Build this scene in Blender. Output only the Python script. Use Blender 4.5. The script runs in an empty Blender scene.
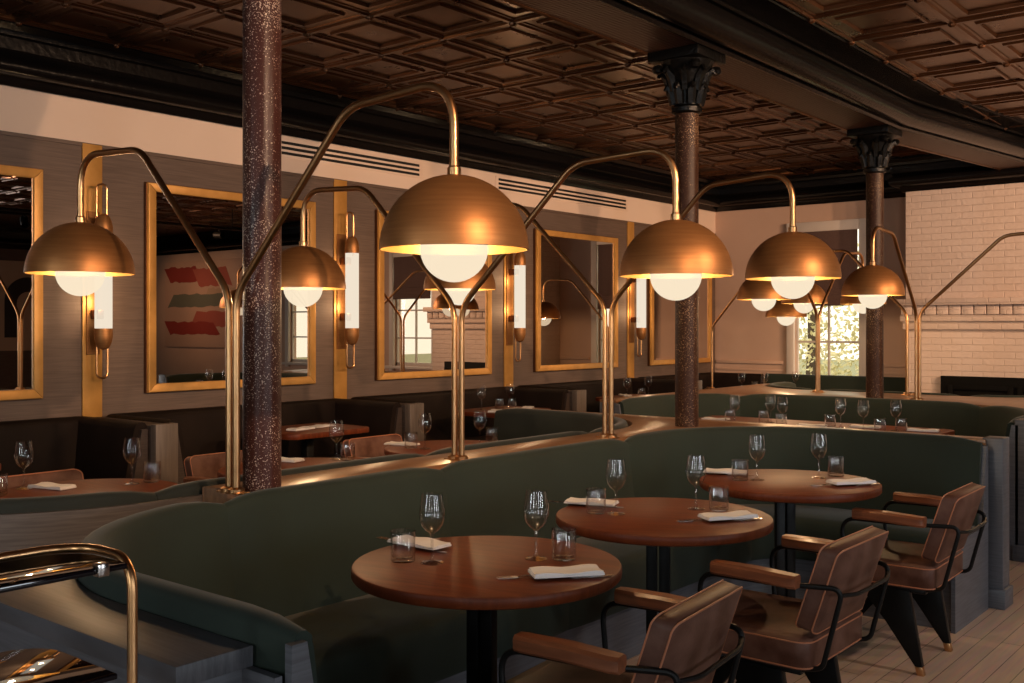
import bpy, bmesh, math, random
from mathutils import Vector, Matrix
random.seed(7)
C = bpy.context.scene.collection
PI = math.pi
R = math.radians

# ------------------------------------------------------------------ helpers
def fillet(pts, rads, n=7):
    """round the inner corners of a 3D polyline"""
    P = [Vector(p) for p in pts]
    if not isinstance(rads, (list, tuple)): rads = [rads] * (len(P) - 2)
    out = [P[0]]
    for i in range(1, len(P) - 1):
        a = (P[i-1] - P[i]); b = (P[i+1] - P[i])
        la, lb = a.length, b.length
        a.normalize(); b.normalize()
        ang = a.angle(b)
        r = rads[i-1]
        t = min(r / max(math.tan(ang / 2), 1e-4), la * .48, lb * .48)
        s, e = P[i] + a * t, P[i] + b * t
        for k in range(n + 1):
            u = k / n
            # quadratic blended towards an arc
            out.append((1-u)**2 * s + 2*u*(1-u) * (P[i] * .9 + (s+e) * .05) + u*u * e)
    out.append(P[-1])
    return out

def arc2(cx, cy, r, a0, a1, n=14):
    return [(cx + r*math.cos(R(a0 + (a1-a0)*k/n)), cy + r*math.sin(R(a0 + (a1-a0)*k/n))) for k in range(n+1)]

class MB:
    def __init__(s): s.bm = bmesh.new()
    def box(s, a, b, bev=0, seg=2, M=None):
        t = bmesh.new()
        bmesh.ops.create_cube(t, size=1)
        for v in t.verts:
            v.co = Vector([(a[i]+b[i])/2 + v.co[i]*abs(b[i]-a[i]) for i in range(3)])
        if bev: bmesh.ops.bevel(t, geom=list(t.edges), offset=bev, segments=seg, profile=.5, affect='EDGES')
        s._take(t, M); return s
    def _take(s, t, M=None):
        if M is not None: bmesh.ops.transform(t, matrix=M, verts=t.verts)
        mp = {v: s.bm.verts.new(v.co) for v in t.verts}
        for f in t.faces:
            try: s.bm.faces.new([mp[v] for v in f.verts])
            except ValueError: pass
        t.free()
    def prism(s, poly, z0, z1, bev=0, M=None, seg=2, top_only=False):
        t = bmesh.new()
        lo = [t.verts.new((x, y, z0)) for x, y in poly]
        hi = [t.verts.new((x, y, z1)) for x, y in poly]
        n = len(poly)
        t.faces.new(lo[::-1]); t.faces.new(hi)
        for i in range(n): t.faces.new((lo[i], lo[(i+1)%n], hi[(i+1)%n], hi[i]))
        bmesh.ops.recalc_face_normals(t, faces=t.faces)
        if bev:
            eds = [e for e in t.edges if (abs(e.verts[0].co.z - e.verts[1].co.z) < 1e-6) and (not top_only or e.verts[0].co.z > (z0+z1)/2)]
            bmesh.ops.bevel(t, geom=eds, offset=bev, segments=seg, profile=.5, affect='EDGES')
        s._take(t, M); return s
    def tube(s, path, r, seg=12, closed=False, M=None, flat=1.0):
        P = [Vector(p) for p in path]; t = bmesh.new(); n = len(P); rings = []
        def tan(i):
            if closed: return (P[(i+1) % n] - P[i-1]).normalized()
            if i == 0: return (P[1]-P[0]).normalized()
            if i == n-1: return (P[-1]-P[-2]).normalized()
            return ((P[i+1]-P[i]).normalized() + (P[i]-P[i-1]).normalized()).normalized()
        t0 = tan(0); up = Vector((0,0,1)) if abs(t0.z) < .9 else Vector((0,1,0))
        nrm = (up - t0*up.dot(t0)).normalized(); prev = t0
        for i in range(n):
            tg = tan(i); nrm = prev.rotation_difference(tg) @ nrm; nrm = (nrm - tg*nrm.dot(tg)).normalized(); prev = tg
            b = tg.cross(nrm); rr = r[i] if isinstance(r, (list, tuple)) else r
            rings.append([t.verts.new(P[i] + (nrm*math.cos(2*PI*k/seg)*flat + b*math.sin(2*PI*k/seg))*rr) for k in range(seg)])
        for i in range(n if closed else n-1):
            A, B = rings[i], rings[(i+1) % n]
            for k in range(seg): t.faces.new((A[k], A[(k+1)%seg], B[(k+1)%seg], B[k]))
        if not closed: t.faces.new(rings[0][::-1]); t.faces.new(rings[-1])
        bmesh.ops.recalc_face_normals(t, faces=t.faces)
        s._take(t, M); return s
    def lathe(s, prof, c=(0,0,0), seg=32, M=None, closed=False):
        t = bmesh.new(); rings = []
        for (r, z) in prof:
            if r < 1e-6: rings.append([t.verts.new((c[0], c[1], c[2]+z))])
            else: rings.append([t.verts.new((c[0]+r*math.cos(2*PI*k/seg), c[1]+r*math.sin(2*PI*k/seg), c[2]+z)) for k in range(seg)])
        pr = list(zip(rings, rings[1:])) + ([(rings[-1], rings[0])] if closed else [])
        for A, B in pr:
            for k in range(seg):
                q = [A[k % len(A)], A[(k+1) % len(A)], B[(k+1) % len(B)], B[k % len(B)]]
                q2 = []
                for v in q:
                    if v not in q2: q2.append(v)
                if len(q2) > 2:
                    try: t.faces.new(q2)
                    except ValueError: pass
        bmesh.ops.recalc_face_normals(t, faces=t.faces)
        s._take(t, M); return s
    def sweep(s, path, prof, caps=True, M=None, closed_prof=True, insets=None):
        """profile (n, z) along a 2D path, n measured to the right of travel"""
        t = bmesh.new(); P = [Vector((p[0], p[1])) for p in path]; N = len(P); rings = []
        for i in range(N):
            d0 = (P[i]-P[i-1]).normalized() if i else None
            d1 = (P[i+1]-P[i]).normalized() if i < N-1 else None
            if d0 is None: d0 = d1
            if d1 is None: d1 = d0
            n0 = Vector((d0.y, -d0.x)); n1 = Vector((d1.y, -d1.x))
            m = (n0+n1).normalized(); m = m / max(m.dot(n0), .3)
            pr = prof
            if insets and insets[i]:
                cn = sum(p[0] for p in prof)/len(prof); cz = sum(p[1] for p in prof)/len(prof); k = insets[i]
                pr = [(p[0] + (cn-p[0])/max(abs(cn-p[0]), .02)*min(k, abs(cn-p[0])*.5), p[1] - (k if p[1] > cz else 0)) for p in prof]
            rings.append([t.verts.new((P[i].x + m.x*n, P[i].y + m.y*n, z)) for n, z in pr])
        L = len(prof)
        for A, B in zip(rings, rings[1:]):
            for k in range(L if closed_prof else L-1): t.faces.new((A[k], A[(k+1)%L], B[(k+1)%L], B[k]))
        if caps and closed_prof: t.faces.new(rings[0][::-1]); t.faces.new(rings[-1])
        bmesh.ops.recalc_face_normals(t, faces=t.faces)
        s._take(t, M); return s
    def poly(s, pts):
        s.bm.faces.new([s.bm.verts.new(p) for p in pts]); return s
    def build(s, name, m, parent=None, sharp=35, recalc=False, shift=None):
        if recalc: bmesh.ops.recalc_face_normals(s.bm, faces=s.bm.faces)
        me = bpy.data.meshes.new(name)
        o = bpy.data.objects.new(name, me); C.objects.link(o)
        off = shift
        if parent is not None:
            o.parent = parent
            if off is None: off = world_of(parent)
        elif off is not None:
            o.location = off
        if off is not None: bmesh.ops.translate(s.bm, verts=s.bm.verts, vec=-Vector(off))
        s.bm.to_mesh(me); s.bm.free()
        if m: me.materials.append(m)
        me.polygons.foreach_set('use_smooth', [True]*len(me.polygons))
        me.set_sharp_from_angle(angle=R(sharp))
        return o

def world_of(o):
    v = Vector((0,0,0))
    while o is not None: v += o.location; o = o.parent
    return v

def tag(o, label=None, cat=None, group=None, kind=None):
    if label: o['label'] = label
    if cat: o['category'] = cat
    if group: o['group'] = group
    if kind: o['kind'] = kind
    return o
def thing(name, label, cat, loc=(0,0,0), group=None, kind=None):
    o = bpy.data.objects.new(name, None); C.objects.link(o); o.location = loc
    o.empty_display_size = .1
    return tag(o, label, cat, group, kind)
def struct(name, mb, m, label=None, cat=None, **k):
    return tag(mb.build(name, m, **k), label, cat, kind='structure')
def children(o): return [c for c in bpy.data.objects if c.parent == o]
def dup(root, loc, rz=0, label=None, group=None):
    ch = KIDS.setdefault(root.name, None) or children(root); KIDS[root.name] = ch
    r = root.copy(); C.objects.link(r); r.location = loc; r.rotation_euler = (0, 0, rz)
    if label: r['label'] = label
    if group: r['group'] = group
    for c in ch:
        d = c.copy(); C.objects.link(d); d.parent = r
        for g in (SUB.setdefault(c.name, None) or children(c)):
            e = g.copy(); C.objects.link(e); e.parent = d
    return r
KIDS, SUB = {}, {}

# ------------------------------------------------------------------ materials
def nt(name):
    m = bpy.data.materials.new(name); m.use_nodes = True
    n = m.node_tree; b = n.nodes['Principled BSDF']
    return m, n, b
def setin(b, k, v):
    if k in b.inputs: b.inputs[k].default_value = v
def rgba(c): return (c[0], c[1], c[2], 1)
def mat(name, col, rough=.5, metal=0, col2=None, scale=(8,8,8), nscale=4, detail=4, bump=0, bscale=None, bdist=.01, sheen=0, coat=0, spec=None, rvar=0, lo=.35, hi=.65, distort=0):
    m, n, b = nt(name)
    b.inputs['Base Color'].default_value = rgba(col); b.inputs['Roughness'].default_value = rough; b.inputs['Metallic'].default_value = metal
    if sheen: setin(b, 'Sheen Weight', sheen); setin(b, 'Sheen Roughness', .4)
    if coat: setin(b, 'Coat Weight', coat); setin(b, 'Coat Roughness', .15)
    if spec is not None: setin(b, 'Specular IOR Level', spec)
    if col2 or bump or rvar:
        tc = n.nodes.new('ShaderNodeTexCoord'); mp = n.nodes.new('ShaderNodeMapping'); mp.inputs['Scale'].default_value = scale
        n.links.new(tc.outputs['Object'], mp.inputs['Vector'])
        no = n.nodes.new('ShaderNodeTexNoise'); no.inputs['Scale'].default_value = nscale; no.inputs['Detail'].default_value = detail
        no.inputs['Distortion'].default_value = distort
        n.links.new(mp.outputs[0], no.inputs['Vector'])
        if col2:
            cr = n.nodes.new('ShaderNodeValToRGB'); cr.color_ramp.elements[0].position = lo; cr.color_ramp.elements[1].position = hi
            cr.color_ramp.elements[0].color = rgba(col); cr.color_ramp.elements[1].color = rgba(col2)
            n.links.new(no.outputs['Fac'], cr.inputs[0]); n.links.new(cr.outputs[0], b.inputs['Base Color'])
        if rvar:
            mr = n.nodes.new('ShaderNodeMapRange'); mr.inputs['To Min'].default_value = rough-rvar; mr.inputs['To Max'].default_value = rough+rvar
            n.links.new(no.outputs['Fac'], mr.inputs[0]); n.links.new(mr.outputs[0], b.inputs['Roughness'])
        if bump:
            src = no
            if bscale:
                src = n.nodes.new('ShaderNodeTexNoise'); src.inputs['Scale'].default_value = bscale; src.inputs['Detail'].default_value = 3
                n.links.new(tc.outputs['Object'], src.inputs['Vector'])
            bu = n.nodes.new('ShaderNodeBump'); bu.inputs['Strength'].default_value = bump; bu.inputs['Distance'].default_value = bdist
            n.links.new(src.outputs['Fac'], bu.inputs['Height']); n.links.new(bu.outputs[0], b.inputs['Normal'])
    return m
def thin_glass(name, tint=(1,1,1), rough=.01, gain=1.0):
    m = bpy.data.materials.new(name); m.use_nodes = True; n = m.node_tree; n.nodes.clear()
    out = n.nodes.new('ShaderNodeOutputMaterial'); mx = n.nodes.new('ShaderNodeMixShader')
    tr = n.nodes.new('ShaderNodeBsdfTransparent'); tr.inputs[0].default_value = rgba(tint)
    gl = n.nodes.new('ShaderNodeBsdfGlossy'); gl.inputs['Roughness'].default_value = rough
    lw = n.nodes.new('ShaderNodeLayerWeight'); lw.inputs['Blend'].default_value = .5
    pw = n.nodes.new('ShaderNodeMath'); pw.operation = 'POWER'; pw.inputs[1].default_value = 4
    mu = n.nodes.new('ShaderNodeMath'); mu.operation = 'MULTIPLY_ADD'; mu.inputs[1].default_value = .75*gain; mu.inputs[2].default_value = .042*gain; mu.use_clamp = True
    n.links.new(lw.outputs['Facing'], pw.inputs[0]); n.links.new(pw.outputs[0], mu.inputs[0]); n.links.new(mu.outputs[0], mx.inputs[0])
    n.links.new(tr.outputs[0], mx.inputs[1]); n.links.new(gl.outputs[0], mx.inputs[2]); n.links.new(mx.outputs[0], out.inputs[0])
    return m
def opal(name, col, strength, clear):
    """glowing opal glass: lets part of the bulb's light straight through"""
    m = bpy.data.materials.new(name); m.use_nodes = True; n = m.node_tree; n.nodes.clear()
    out = n.nodes.new('ShaderNodeOutputMaterial'); mx = n.nodes.new('ShaderNodeMixShader'); mx.inputs[0].default_value = clear
    em = n.nodes.new('ShaderNodeEmission'); em.inputs[0].default_value = rgba(col); em.inputs[1].default_value = strength
    tr = n.nodes.new('ShaderNodeBsdfTransparent'); tr.inputs[0].default_value = (1, 1, 1, 1)
    n.links.new(em.outputs[0], mx.inputs[1]); n.links.new(tr.outputs[0], mx.inputs[2]); n.links.new(mx.outputs[0], out.inputs[0])
    return m
def speckled(name, base, spot, scale, thr, rough):
    m, n, b = nt(name); b.inputs['Roughness'].default_value = rough; setin(b, 'Specular IOR Level', .2)
    tc = n.nodes.new('ShaderNodeTexCoord')
    no = n.nodes.new('ShaderNodeTexNoise'); no.inputs['Scale'].default_value = scale; no.inputs['Detail'].default_value = 3
    n.links.new(tc.outputs['Object'], no.inputs['Vector'])
    big = n.nodes.new('ShaderNodeTexNoise'); big.inputs['Scale'].default_value = 5; big.inputs['Detail'].default_value = 2
    n.links.new(tc.outputs['Object'], big.inputs['Vector'])
    ad = n.nodes.new('ShaderNodeMath'); ad.operation = 'MULTIPLY_ADD'; ad.inputs[1].default_value = .25
    n.links.new(big.outputs['Fac'], ad.inputs[0]); n.links.new(no.outputs['Fac'], ad.inputs[2])
    cr = n.nodes.new('ShaderNodeValToRGB'); cr.color_ramp.elements[0].position = thr; cr.color_ramp.elements[1].position = thr+.03
    cr.color_ramp.elements[0].color = rgba(base); cr.color_ramp.elements[1].color = rgba(spot)
    n.links.new(ad.outputs[0], cr.inputs[0]); n.links.new(cr.outputs[0], b.inputs['Base Color'])
    bu = n.nodes.new('ShaderNodeBump'); bu.inputs['Strength'].default_value = .4; bu.inputs['Distance'].default_value = .002
    n.links.new(ad.outputs[0], bu.inputs['Height']); n.links.new(bu.outputs[0], b.inputs['Normal'])
    return m
def planks(name, c1, c2, width, length, rough, along='Y', gap=(.02,.012,.008), offset=.5, bump=.3):
    m, n, b = nt(name); b.inputs['Roughness'].default_value = rough
    tc = n.nodes.new('ShaderNodeTexCoord'); mp = n.nodes.new('ShaderNodeMapping')
    if along == 'Y': mp.inputs['Rotation'].default_value = (0, 0, R(90))
    n.links.new(tc.outputs['Object'], mp.inputs['Vector'])
    br = n.nodes.new('ShaderNodeTexBrick'); br.inputs['Scale'].default_value = 1; br.inputs['Brick Width'].default_value = length
    br.inputs['Row Height'].default_value = width; br.inputs['Mortar Size'].default_value = .0016; br.inputs['Mortar Smooth'].default_value = .3
    br.inputs['Color1'].default_value = rgba(c1); br.inputs['Color2'].default_value = rgba(c2); br.inputs['Mortar'].default_value = rgba(gap); br.offset = offset
    n.links.new(mp.outputs[0], br.inputs['Vector'])
    m2 = n.nodes.new('ShaderNodeMapping'); m2.inputs['Scale'].default_value = (30, 2, 30) if along == 'Y' else (2, 30, 30)
    n.links.new(tc.outputs['Object'], m2.inputs['Vector'])
    no = n.nodes.new('ShaderNodeTexNoise'); no.inputs['Scale'].default_value = 2; no.inputs['Detail'].default_value = 6
    n.links.new(m2.outputs[0], no.inputs['Vector'])
    mx = n.nodes.new('ShaderNodeMixRGB'); mx.blend_type = 'MULTIPLY'; mx.inputs[0].default_value = .4
    n.links.new(br.outputs['Color'], mx.inputs[1]); n.links.new(no.outputs['Color'], mx.inputs[2]); n.links.new(mx.outputs[0], b.inputs['Base Color'])
    bu = n.nodes.new('ShaderNodeBump'); bu.inputs['Strength'].default_value = bump; bu.inputs['Distance'].default_value = .003
    n.links.new(br.outputs['Fac'], bu.inputs['Height']); bu.invert = True; n.links.new(bu.outputs[0], b.inputs['Normal'])
    return m
def bricks(name, col, col2, mortar):
    m, n, b = nt(name); b.inputs['Roughness'].default_value = .6
    tc = n.nodes.new('ShaderNodeTexCoord'); mp = n.nodes.new('ShaderNodeMapping'); mp.inputs['Rotation'].default_value = (R(90), 0, 0)
    n.links.new(tc.outputs['Object'], mp.inputs['Vector'])
    sx = n.nodes.new('ShaderNodeSeparateXYZ'); cx = n.nodes.new('ShaderNodeCombineXYZ'); su = n.nodes.new('ShaderNodeMath')
    n.links.new(tc.outputs['Object'], sx.inputs[0]); n.links.new(sx.outputs[0], su.inputs[0]); n.links.new(sx.outputs[1], su.inputs[1])
    n.links.new(su.outputs[0], cx.inputs[0]); n.links.new(sx.outputs[2], cx.inputs[1])
    br = n.nodes.new('ShaderNodeTexBrick'); br.inputs['Scale'].default_value = 1; br.inputs['Brick Width'].default_value = .21; br.inputs['Row Height'].default_value = .07
    br.inputs['Mortar Size'].default_value = .006; br.inputs['Mortar Smooth'].default_value = .5
    br.inputs['Color1'].default_value = rgba(col); br.inputs['Color2'].default_value = rgba(col2); br.inputs['Mortar'].default_value = rgba(mortar)
    n.links.new(cx.outputs[0], br.inputs['Vector']); n.links.new(br.outputs['Color'], b.inputs['Base Color'])
    no = n.nodes.new('ShaderNodeTexNoise'); no.inputs['Scale'].default_value = 25
    n.links.new(tc.outputs['Object'], no.inputs['Vector'])
    ad = n.nodes.new('ShaderNodeMath'); ad.operation = 'MULTIPLY_ADD'; ad.inputs[1].default_value = -1.2
    n.links.new(br.outputs['Fac'], ad.inputs[0]); n.links.new(no.outputs['Fac'], ad.inputs[2])
    bu = n.nodes.new('ShaderNodeBump'); bu.inputs['Strength'].default_value = .6; bu.inputs['Distance'].default_value = .008
    n.links.new(ad.outputs[0], bu.inputs['Height']); n.links.new(bu.outputs[0], b.inputs['Normal'])
    return m
def ribbed(name, col, rough, freq, axis='DIAGONAL', bump=.8):
    m, n, b = nt(name); b.inputs['Base Color'].default_value = rgba(col); b.inputs['Roughness'].default_value = rough
    tc = n.nodes.new('ShaderNodeTexCoord'); mp = n.nodes.new('ShaderNodeMapping'); n.links.new(tc.outputs['Object'], mp.inputs['Vector'])
    v = n.nodes.new('ShaderNodeTexVoronoi'); v.inputs['Scale'].default_value = freq; v.inputs['Randomness'].default_value = .12
    n.links.new(mp.outputs[0], v.inputs['Vector'])
    bu = n.nodes.new('ShaderNodeBump'); bu.inputs['Strength'].default_value = bump; bu.inputs['Distance'].default_value = .01
    n.links.new(v.outputs['Distance'], bu.inputs['Height']); n.links.new(bu.outputs[0], b.inputs['Normal'])
    return m

M = {}
M['velvet'] = mat('green_upholstery', (.0065,.0145,.0092), .85, col2=(.0098,.0208,.0138), scale=(1,1,1), nscale=2.2, bump=.25, bscale=420, bdist=.001, sheen=.12)
M['shell'] = mat('dark_stained_oak', (.074,.077,.090), .42, col2=(.110,.115,.132), scale=(1.2,1.2,26), nscale=5, detail=6, bump=.15, bdist=.002)
M['shell_lamplit'] = mat('lamplit_shell_oak', (.085,.069,.060), .42, col2=(.130,.108,.095), scale=(1.2,1.2,26), nscale=5, detail=6, bump=.15, bdist=.002)  # shell oak with the near lamp's warm light put into its colour
M['shelltop'] = mat('dark_stained_oak_top', (.056,.058,.066), .42, col2=(.090,.091,.104), scale=(3,60,10), nscale=2, detail=6, bump=.15, bdist=.002)
M['cap'] = mat('brown_wood_cap', (.16,.075,.035), .28, col2=(.25,.125,.06), scale=(30,2,10), nscale=2, detail=6)
M['walnut'] = mat('reddish_walnut', (.092,.019,.006), .42, col2=(.142,.032,.010), scale=(2,26,4), nscale=2.5, detail=7, distort=.4, spec=.2)
M['armwood'] = mat('arm_wood', (.16,.050,.022), .3, col2=(.24,.08,.035), scale=(3,30,30), nscale=2, detail=5, coat=.2)
M['black'] = mat('black_steel', (.005,.005,.005), .42, metal=.0, spec=.2)
M['matblack'] = mat('matte_black_iron', (.004,.004,.004), .7, spec=.1)
M['booth'] = mat('dark_brown_booth_leather', (.008,.0045,.0032), .6, col2=(.013,.0075,.0055), scale=(1,1,1), nscale=4, spec=.12)
M['dimgreen'] = mat('blackish_green_upholstery', (.009,.013,.010), .85, col2=(.013,.018,.014), scale=(1,1,1), nscale=2.2, sheen=.1)
M['darkoak'] = mat('dark_brown_oak', (.030,.020,.016), .5, col2=(.050,.034,.028), scale=(1.2,1.2,26), nscale=5, detail=6)
M['blackwood'] = mat('black_lacquer', (.005,.005,.005), .35, spec=.15)
M['leather'] = mat('worn_brown_leather', (.068,.027,.017), .45, col2=(.145,.072,.052), scale=(1,1,1), nscale=9, detail=6, bump=.25, bscale=160, bdist=.0015, rvar=.1, spec=.16)
M['piping'] = mat('orange_piping', (.40,.15,.075), .5)
M['brass'] = mat('aged_brass', (.62,.36,.175), .30, metal=1, col2=(.54,.29,.125), scale=(1,1,1), nscale=7)
M['bronze'] = mat('brushed_bronze_shade', (.44,.205,.072), .46, metal=.75, col2=(.37,.165,.056), scale=(2,2,40), nscale=3, detail=5)
M['lining'] = mat('gold_lining', (.72,.50,.20), .42, metal=1)
M['gold'] = mat('gilt_frame', (.66,.34,.09), .4, metal=.35, col2=(.58,.29,.07), scale=(4,4,4), nscale=3)
M['darkbronze'] = mat('dark_bronze', (.20,.10,.055), .35, metal=1)
M['globe'] = opal('opal_globe', (1,.83,.60), .98, .18)
M['tubeglow'] = opal('opal_tube', (1,.86,.68), .90, .14)
M['glass'] = thin_glass('clear_glass', (.98,.98,.98), .005, 2.2)
M['pane'] = thin_glass('window_glass', (.98,.99,.98), .0, .6)
M['mirror'] = mat('mirror_silver', (.66,.59,.53), .0, metal=1)
M['darkglass'] = mat('smoked_glass', (.006,.004,.006), .03, spec=.35)
M['napkin'] = mat('white_linen', (.72,.68,.66), .8, bump=.3, bscale=300, bdist=.001)
M['silver'] = mat('steel_cutlery', (.55,.52,.50), .18, metal=1)
M['wallwood'] = mat('grey_brown_grasscloth', (.100,.065,.048), .6, col2=(.148,.100,.076), scale=(3,2.2,70), nscale=2, detail=7, bump=.15, bdist=.002, lo=.3, hi=.7)
M['cream'] = mat('cream_plaster', (.75,.58,.46), .7, col2=(.78,.61,.49), scale=(1,1,1), nscale=1.5)
M['pinkwall'] = mat('warm_plaster', (.58,.38,.28), .7, col2=(.62,.42,.31), scale=(1,1,1), nscale=1.5)
M['whitewood'] = mat('painted_window_wood', (.70,.62,.55), .45)
M['tin'] = mat('dark_bronze_tin', (.085,.037,.017), .29, metal=.75, col2=(.125,.056,.026), scale=(1,1,1), nscale=6, bump=.06, bscale=22, bdist=.004, rvar=.06, spec=.4)
M['tinblack'] = mat('black_gloss_moulding', (.004,.0035,.0035), .24, bump=.35, bscale=26, bdist=.006, spec=.32)
M['soffit'] = ribbed('beaded_soffit', (.080,.036,.022), .40, 38)
M['col1'] = speckled('chipped_iron', (.048,.016,.012), (.46,.36,.30), 185, .735, .30)
M['col2'] = speckled('chipped_iron_brown', (.034,.013,.0065), (.36,.23,.13), 185, .75, .42)
M['capital'] = mat('black_cast_iron', (.003,.003,.003), .32, bump=.4, bscale=40, bdist=.01, spec=.2)
M['floor'] = planks('oak_floor', (.62,.43,.31), (.72,.50,.37), .085, 1.7, .38)
M['brick'] = bricks('painted_brick', (.67,.53,.45), (.70,.56,.48), (.655,.515,.435))
M['darkpanel'] = mat('dark_brown_panelling', (.085,.050,.036), .6, col2=(.11,.068,.05), scale=(2,2,20), nscale=3)
M['postwood'] = mat('brown_grey_post', (.085,.064,.052), .5, col2=(.115,.088,.073), scale=(20,20,1.5), nscale=3)
M['shade_cloth'] = mat('roman_shade_cloth', (.10,.055,.045), .85, col2=(.13,.075,.06), scale=(30,30,30), nscale=3)
M['grass'] = mat('ground_outside', (.25,.26,.14), .9, col2=(.35,.34,.2), scale=(1,1,1), nscale=2)
M['leaf'] = mat('tree_leaves', (.66,.62,.34), .6, col2=(.88,.82,.52), scale=(1,1,1), nscale=3)
M['bark'] = mat('tree_bark', (.10,.07,.05), .9)
M['slot'] = mat('vent_slot_black', (.004,.004,.004), .6)
M['canvas'] = mat('art_canvas', (.58,.37,.27), .7)
M['pink'] = mat('art_pink', (.42,.10,.07), .7)
M['red'] = mat('art_red', (.30,.035,.025), .7)
M['tan'] = mat('art_tan', (.50,.33,.22), .7)
M['sage'] = mat('art_grey_green', (.16,.16,.12), .7)
M['darkart'] = mat('art_black', (.015,.012,.012), .6)
M['ceramic'] = mat('white_ceramic', (.7,.66,.6), .3)
M['paleroof'] = mat('house_render', (.6,.55,.48), .8)

# ------------------------------------------------------------------ room shell
WX, BY, RX, FY = -6.4, 11.9, 7.0, -3.5
CZ = 3.28
struct('floor', MB().box((WX-.1, FY-.1, -.08), (RX+.1, BY+.1, 0)), M['floor'], 'worn brown oak plank floor under the chairs and banquettes', 'floor')
w = MB().box((WX-.15, FY-.15, 0), (WX, BY+.15, 2.64))
struct('wall_left', w, M['wallwood'], 'grey-brown grained wall behind the mirrors', 'wall')
struct('trim_1', MB().box((WX-.15, FY-.15, 2.64), (WX+.002, BY+.15, CZ+.1)), M['cream'], 'plain cream band above the grey-brown mirror wall', 'wall band')
struct('trim_2', MB().box((WX, FY, 2.62), (WX+.012, BY, 2.645), .003), M['wallwood'], 'thin moulding under the cream band', 'moulding')
# back wall with two window openings
WIN = [(-5.33, -4.50), (-1.35, -.45), (1.35, 2.25)]
WZ0, WZ1 = .82, 2.62
xs = WX-.15; segs = []
bw = MB()
for (a, b_) in WIN:
    bw.box((xs, BY, 0), (a, BY+.15, CZ+.1)); bw.box((a, BY, 0), (b_, BY+.15, WZ0)); bw.box((a, BY, WZ1), (b_, BY+.15, CZ+.1)); xs = b_
bw.box((xs, BY, 0), (RX+.15, BY+.15, CZ+.1))
struct('wall_back', bw, M['pinkwall'], 'warm plaster end wall with the tall windows', 'wall')
rw = MB(); ys = FY-.15; RW = [(-2.0, -1.3), (1.2, 1.9), (4.2, 4.9)]
for a, b_ in RW:
    rw.box((RX, ys, 0), (RX+.15, a, CZ+.1)); rw.box((RX, a, 0), (RX+.15, b_, .7)); rw.box((RX, a, 2.8), (RX+.15, b_, CZ+.1)); ys = b_
rw.box((RX, ys, 0), (RX+.15, BY+.15, CZ+.1))
struct('wall_right', rw, M['darkpanel'], 'dark panelled wall with windows opposite the mirrors', 'wall')
# front wall behind the viewer with three window openings
fw = MB(); xs = WX-.15; FW = [(-3.7, -3.1), (-.4, .2), (2.8, 3.4)]
for a, b_ in FW:
    fw.box((xs, FY-.15, 0), (a, FY, CZ+.1)); fw.box((a, FY-.15, 0), (b_, FY, .7)); fw.box((a, FY-.15, 2.8), (b_, FY, CZ+.1)); xs = b_
fw.box((xs, FY-.15, 0), (RX+.15, FY, CZ+.1))
struct('wall_front', fw, M['darkpanel'], 'dark panelled wall with street windows behind the viewer', 'wall')
def window(n, a, b_, y0, z0, z1, label, inward=-1, cols=2, rows=4):
    t = thing(f'window_{n}', label, 'window', ((a+b_)/2, y0, z0), kind='structure')
    f = MB(); d = .05*inward
    for q in ((a-.08, a+.015, z0-.09, z1+.09), (b_-.015, b_+.08, z0-.09, z1+.09)):
        f.box((q[0], y0+min(d,0)+.0, q[2]), (q[1], y0+max(d,0)+.001, q[3]), .008)
    f.box((a+.015, y0+min(d,0), z1-.03), (b_-.015, y0+max(d,0), z1+.09), .008)
    f.build('window_frame', M['whitewood'], t)
    MB().box((a-.12, y0+min(d*2.2,0), z0-.05), (b_+.12, y0+max(d*2.2,0)+.03, z0-.005), .008).build('window_sill', M['whitewood'], t)
    mu = MB(); yy = y0 - d*1.2
    for k in range(1, cols): xx = a+(b_-a)*k/cols; mu.box((xx-.012, yy-.015, z0), (xx+.012, yy+.015, z1))
    for k in range(1, rows): zz = z0+(z1-z0)*k/rows; mu.box((a, yy-.014, zz-.012), (b_, yy+.014, zz+.012))
    mu.box((a, yy-.02, z0), (a+.03, yy+.02, z1)); mu.box((b_-.03, yy-.02, z0), (b_, yy+.02, z1)); mu.box((a, yy-.02, z0), (b_, yy+.02, z0+.05))
    mu.build('sash', M['whitewood'], t)
    MB().box((a, yy-.003, z0), (b_, yy+.003, z1)).build('pane', M['pane'], t)
    return t
window(1, *WIN[0], BY, WZ0, WZ1, 'white framed sash window in the end wall with a dark roman shade')
window(2, *WIN[1], BY, WZ0, WZ1, 'sash window right of the painted brick chimney')
window(3, *WIN[2], BY, WZ0, WZ1, 'bare sash window at the far right of the end wall')
for i, (a, b_) in enumerate(FW): window(4+i, a, b_, FY, .7, 2.8, 'street window in the wall behind the viewer, %s' % ('nearest the mirror wall', 'the middle one', 'farthest from the mirror wall')[i], inward=1, cols=2, rows=3)
# roman shades
for i, (a, b_, zb) in enumerate(((WIN[0][0]+.03, WIN[0][1]-.035, 1.70), (WIN[1][0]+.03, WIN[1][1]-.03, 1.9))):
    t = thing('roman_shade', ('dark brown roman shade half lowered over the window left of the iron column', 'dark roman shade over the window right of the brick chimney')[i], 'window shade', ((a+b_)/2, BY, 2.6), group='roman shades')
    pr = [(0, 2.6)]
    s = MB(); zz = 2.6; y = BY-.03
    s.box((a, y-.012, zb+.16), (b_, y+.004, 2.6), .004)
    s.build('cloth', M['shade_cloth'], t)
    for k in range(3): MB().box((a, y-.035+k*.006, zb+.055*k), (b_, y-.008+k*.004, zb+.055*k+.08), .012, 3).build('fold', M['shade_cloth'], t)
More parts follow.
